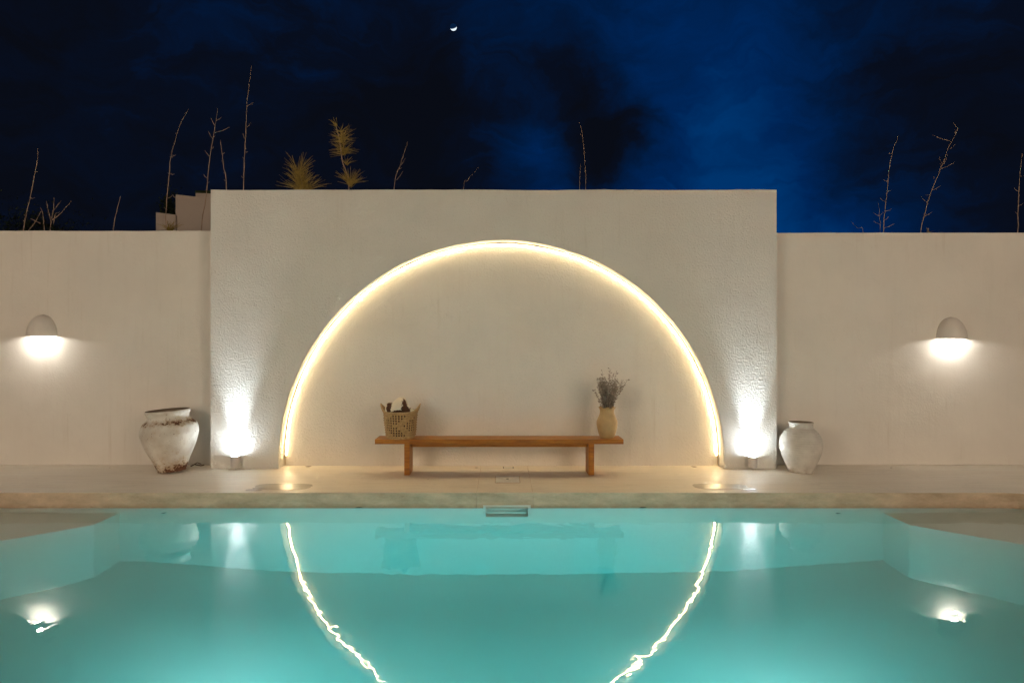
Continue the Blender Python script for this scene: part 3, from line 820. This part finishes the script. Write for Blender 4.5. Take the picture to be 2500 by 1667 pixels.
# ------------------------------------------------------------------ stepped wall behind on the left
st = empty('stepped_wall', tuple(at(450, 565, 11.5)), 'dim plastered wall with stepped top rising behind the left wall beside the arch wall', 'wall')
def slab(pxs, d, mat, name):
    o0 = Vector(st.location); poly = [(at(x, y, d).x - o0.x, at(x, y, d).z - o0.z) for x, y in pxs]
    o = prism(name, poly, 'y', d - o0.y, d - o0.y + .25, mat, st, b=.01)
slab([(380, 640), (380, 518), (428.5, 524), (428.5, 640)], 11.5, m_old, 'lower_step')
slab([(428, 640), (428, 474.5), (477, 480), (560, 486), (560, 640)], 11.56, m_old, 'upper_step')
slab([(477, 640), (477, 471), (560, 474), (560, 640)], 11.9, m_old, 'top_step')
slab([(476, 640), (476, 465), (560, 465), (560, 640)], 12.4, m_shrub, 'rear_wall')

# ------------------------------------------------------------------ stalks behind the walls
def stalk(pts, d, label, twigs=(), r=.0075, mat=m_stalk, name='dry_stalk', nodes=True):
    base = at(pts[0][0], pts[0][1], d); foot = Vector((base.x - .03, d, 2.35))
    P = [at(x, y, d) for x, y in pts]
    P = smooth_prof([tuple(foot)] + [tuple(q) for q in P], 4)
    P = [Vector(q) for q in P]
    for k in range(2, len(P) - 1): P[k] += Vector((.008 * noise.noise(Vector((k * .9, pts[0][0], 0))), .03 * noise.noise(Vector((k * .5, pts[0][0], 4))), 0)) * .6
    root = empty(name, tuple(foot), label, 'dry stalk', 'bare stalks sticking up behind the walls')
    P = [q - foot for q in P]
    n = len(P); bm = bmesh.new()
    tube(bm, P, [r * (1 - .62 * k / (n - 1)) * (1.2 if (nodes and k % 3 == 0) else 1) for k in range(n)], 6)
    from_bm('stem', bm, mat, root, True)
    rnd = random.Random(int(pts[0][0]))
    tw = [((at(a, b, d) - foot), (at(c, e, d) - foot)) for a, b, c, e in twigs]
    for k in range(5, n - 2):                      # buds and broken side shoots
        if rnd.random() < .28 and k < n - 4:
            s = rnd.choice((-1, 1)); l = rnd.uniform(.015, .045)
            tw.append((P[k], P[k] + Vector((s * l, rnd.uniform(-.03, .03), l * rnd.uniform(.2, .9)))))
    for a, b in tw:
        bm = bmesh.new(); m_ = (a + b) / 2 + Vector((0, 0, -.01)); tube(bm, [a, m_, b], [r * .55, r * .45, r * .22], 5)
        from_bm('side_shoot', bm, mat, root)
T = 2.75
z1 = lambda L_: [(a / T, b / T) for a, b in L_]
t1 = lambda L_: [(a / T, b / T, c / T, e / T) for a, b, c, e in L_]
stalk(z1([(157, 1560), (205, 1320), (245, 1110), (255, 1040), (253, 1000)]), 9.7, 'leaning bare stalk above the left wall, leftmost one in the photo', t1([(205, 1330, 235, 1326), (172, 1450, 160, 1438)]))
stalk(z1([(757, 1560), (785, 1420), (808, 1318)]), 9.7, 'short stubby bare stalk above the left wall, midway between frame edge and stepped wall')
stalk(z1([(1112, 1560), (1115, 1400), (1130, 1240), (1142, 1090), (1170, 960), (1210, 840), (1265, 735)]), 9.8, 'tall stalk bowing to the right in front of the stepped wall', t1([(1145, 1168, 1172, 1170), (1160, 1042, 1180, 1043), (1128, 1330, 1160, 1310), (1160, 1310, 1180, 1330), (1125, 1410, 1105, 1395)]))
stalk(z1([(1350, 1550), (1375, 1380), (1388, 1280), (1410, 1050), (1440, 880), (1462, 730)]), 9.8, 'forked bare stalk with many side shoots rising at the left end of the arch wall',
      t1([(1443, 892, 1545, 853), (1430, 935, 1398, 882), (1452, 810, 1490, 785), (1440, 840, 1412, 785), (1410, 1050, 1375, 1010), (1390, 1195, 1368, 1172), (1432, 985, 1425, 1000)]))
stalk(z1([(1520, 1300), (1500, 1110), (1492, 1030), (1480, 938)]), 9.9, 'short left leaning stalk between the forked one and the tallest one')
stalk(z1([(1634, 1300), (1645, 1000), (1658, 700), (1668, 600), (1690, 440)]), 9.9, 'tallest thin bare stalk above the arch wall', t1([(1658, 712, 1715, 680), (1658, 855, 1686, 820), (1644, 935, 1634, 900), (1647, 1020, 1665, 1018)]))
stalk([(961, 470), (978, 402), (987, 372), (996, 346)], 10.4, 'faint thin grey stalk above the arch wall, over the left half of the arch', ((978, 404, 990, 385), (968, 440, 984, 418)), r=.006)
stalk([(1131, 470), (1142, 441), (1168, 409)], 10.6, 'faint short slanting stalk above the top of the arch', r=.005)
stalk([(1430, 470), (1427, 383), (1420, 319), (1414, 298)], 10.2, 'thin curved stalk above the arch wall against the bright blue patch, taller of the pair', r=.006)
stalk([(1415, 470), (1415, 441), (1418, 400)], 10.2, 'short stub of stalk beside the thin curved stalk above the arch wall', r=.006)
U = 1.8816
z3 = lambda L_: [(1250 + a / U, 250 + b / U) for a, b in L_]
t3 = lambda L_: [(1250 + a / U, 250 + b / U, 1250 + c / U, 250 + e / U) for a, b, c, e in L_]
stalk(z3([(1706, 610), (1715, 480), (1728, 370), (1742, 250), (1776, 150)]), 9.8, 'nearly upright bare stalk above the right wall, left of the leaning branched one',
      t3([(1747, 235, 1732, 232), (1725, 362, 1706, 355), (1722, 408, 1742, 403), (1716, 455, 1688, 438), (1716, 500, 1745, 488), (1708, 578, 1758, 556), (1712, 540, 1730, 525)]))
stalk(z3([(1690, 610), (1690, 520), (1680, 455)]), 9.9, 'small twiggy stalk at the foot of the upright stalk above the right wall', t3([(1688, 522, 1660, 505), (1690, 560, 1657, 542), (1690, 520, 1705, 500)]), r=.005)
stalk(z3([(1875, 610), (1910, 460), (1932, 395), (1975, 290), (2010, 200), (2038, 145), (2050, 115)]), 9.8, 'leaning branched bare stalk above the right wall, over the right lamp side',
      t3([(1908, 462, 1875, 428), (1932, 403, 1970, 382), (1940, 350, 1936, 340), (1970, 305, 2035, 275), (1978, 290, 2003, 240), (1972, 280, 1962, 250), (2008, 215, 2037, 190), (2016, 180, 1930, 150), (1900, 520, 1928, 503), (2038, 145, 2036, 128), (2048, 118, 2026, 92)]))
stalk(z3([(2322, 610), (2326, 480), (2333, 330), (2345, 230)]), 9.9, 'bare stalk above the right wall at the right edge of the photo', t3([(2325, 410, 2305, 392), (2326, 475, 2350, 462), (2334, 340, 2350, 338)]))
stalk(z3([(1615, 606), (1590, 578), (1555, 545)]), 10.4, 'faint low slanting twig above the right wall near the arch wall', r=.005)

# twiggy bush on the left
tb = empty('twiggy_bush', tuple(at(118, 640, 10.0)), 'small leafless twiggy bush above the left wall by its dark corner', 'bush')
o0 = Vector(tb.location)
for a in ([(330, 1600), (345, 1480), (360, 1400), (362, 1325)], [(345, 1480), (400, 1440), (480, 1350)], [(345, 1490), (325, 1420), (310, 1345)], [(300, 1600), (290, 1450), (272, 1395)], [(180, 1560), (230, 1500), (275, 1420)], [(355, 1420), (385, 1380), (408, 1350)], [(270, 1500), (230, 1480), (205, 1470)], [(360, 1500), (370, 1440), (400, 1425)]):
    pts = [tuple(at(x / T, y / T, 10.0 + .05 * (k % 2)) - o0) for k, (x, y) in enumerate(a)]
    bm = bmesh.new(); sp = smooth_prof(pts, 4); tube(bm, sp, [.007 * (1 - .6 * k / len(sp)) for k in range(len(sp))], 5)
    from_bm('branch', bm, m_stalk, tb)

def blade_plant(name, stem, clumps, d, label, seed):
    base = at(stem[0][0], stem[0][1], d); foot = Vector((base.x, d, 2.35))
    root = empty(name, tuple(foot), label, 'plant'); rnd = random.Random(seed)
    bm = bmesh.new(); P = smooth_prof([(0, 0, 0)] + [tuple(at(x, y, d) - foot) for x, y in stem], 4)
    tube(bm, P, [.010 * (1 - .6 * k / len(P)) for k in range(len(P))], 6); from_bm('stem', bm, m_stalk, root)
    for (cx, cy_, w, h, cnt, up) in clumps:
        c = at(cx, cy_, d) - foot; bm = bmesh.new(); sx = w / F * d; sz = h / F * d
        for k in range(cnt):
            th = (rnd.uniform(-1, 1) * (1.35 if w > 40 else .95)) if up else rnd.uniform(-2.0, 1.9); ph = rnd.uniform(-1.2, 1.2)
            dr = Vector((math.sin(th) , math.sin(ph) * .6, math.cos(th) * (1 if up else .75))).normalized()
            ll = rnd.uniform(.6, 1.05) * (sx * abs(dr.x) + sz * abs(dr.z)) * (.85 if abs(th) > .5 else 1.0)
            st_ = c + Vector((rnd.uniform(-.12, .12) * sx, rnd.uniform(-.03, .03), rnd.uniform(-.35, .45) * sz * (.5 if up else 1)))
            side = dr.cross(Vector((rnd.uniform(-.3, .3), 1, rnd.uniform(-.3, .3)))).normalized(); wd = rnd.uniform(.0035, .006)
            prev = None; droop = rnd.uniform(-.05, .12)
            for q in range(4):
                t = q / 3; pnt = st_ + dr * ll * t + Vector((droop * t * t * math.copysign(1, dr.x), 0, -abs(droop) * t * t * .6 + .04 * t * t)); ww = wd * (1 - .8 * t)
                cur = (bm.verts.new(pnt - side * ww), bm.verts.new(pnt + side * ww))
                if prev: bm.faces.new((prev[0], prev[1], cur[1], cur[0]))
                prev = cur
        o = from_bm('leaf_clump', bm, m_blade, root); o['kind'] = 'stuff'
blade_plant('grassy_shrub', [(738, 470), (735, 440), (728, 410)], [(736, 464, 58, 30, 60, True), (730, 432, 13, 56, 45, True), (733, 452, 30, 46, 65, True), (754, 462, 50, 24, 34, True)], 9.9, 'bushy yellow green spiky shrub above the arch wall, left of the taller leafy one', 2)
blade_plant('leafy_reed', [(852, 470), (845, 420), (836, 395), (830, 350), (822, 315), (818, 300)], [(856, 452, 32, 34, 75, True), (838, 372, 28, 22, 60, False), (836, 345, 24, 26, 55, False), (832, 325, 22, 18, 20, False), (822, 308, 16, 16, 9, True), (846, 402, 14, 16, 12, True)], 9.9, 'tall yellow green leafy reed with tufts above the arch wall', 5)
blade_plant('grassy_shrub', [(412, 570), (414, 545)], [(414, 565, 22, 22, 40, True)], 10.0, 'little dry grass tuft above the left wall in front of the stepped wall', 8)
blade_plant('grassy_shrub', [(2266, 575), (2266, 560)], [(2266, 570, 7, 14, 7, True)], 9.8, 'tiny green sprout above the right wall by the leaning branched stalk', 9)

def bush(cx, cy_, w, h, d, label, seed, cnt):
    c = at(cx, cy_, d); rnd = random.Random(seed)
    root = empty('dark_bush', (c.x, d, 2.35), label, 'bush'); bm = bmesh.new(); sx, sz = w / F * d, h / F * d
    for k in range(cnt):
        v = Vector((rnd.gauss(0, .42), rnd.gauss(0, .4), rnd.gauss(0, .42)))
        v *= 1 + .5 * noise.noise(v * 2.5)
        p = Vector((v.x * sx, v.y * sx, v.z * sz + (c.z - 2.35)))
        a = Vector((rnd.uniform(-1, 1), rnd.uniform(-1, 1), rnd.uniform(-1, 1))).normalized() * rnd.uniform(.02, .05); b = a.cross(Vector((rnd.random(), rnd.random(), 1))).normalized() * .012
        bm.faces.new([bm.verts.new(p + q) for q in (-a, b, a, -b)])
    from_bm('foliage', bm, m_shrub, root)['kind'] = 'stuff'
    bm = bmesh.new(); tube(bm, [(0, 0, 0), (.02, 0, .2), (0, 0, max(.3, c.z - 2.35))], [.03, .025, .01], 6); from_bm('trunk', bm, m_twig, root)
bush(85, 560, 120, 55, 14, 'low dark bush above the left wall at the left edge of the photo', 1, 2600)
bush(414, 520, 26, 60, 13, 'dark bush just behind the stepped wall above the left wall', 2, 1200)

# ------------------------------------------------------------------ moon
c = at(1107, 67, 900)
bm = bmesh.new(); bmesh.ops.create_uvsphere(bm, u_segments=48, v_segments=24, radius=900 * 8.2 / F)
tag(from_bm('moon', bm, m_moon, None, True, tuple(c)), 'thin bright crescent moon high in the dark blue sky', 'moon')
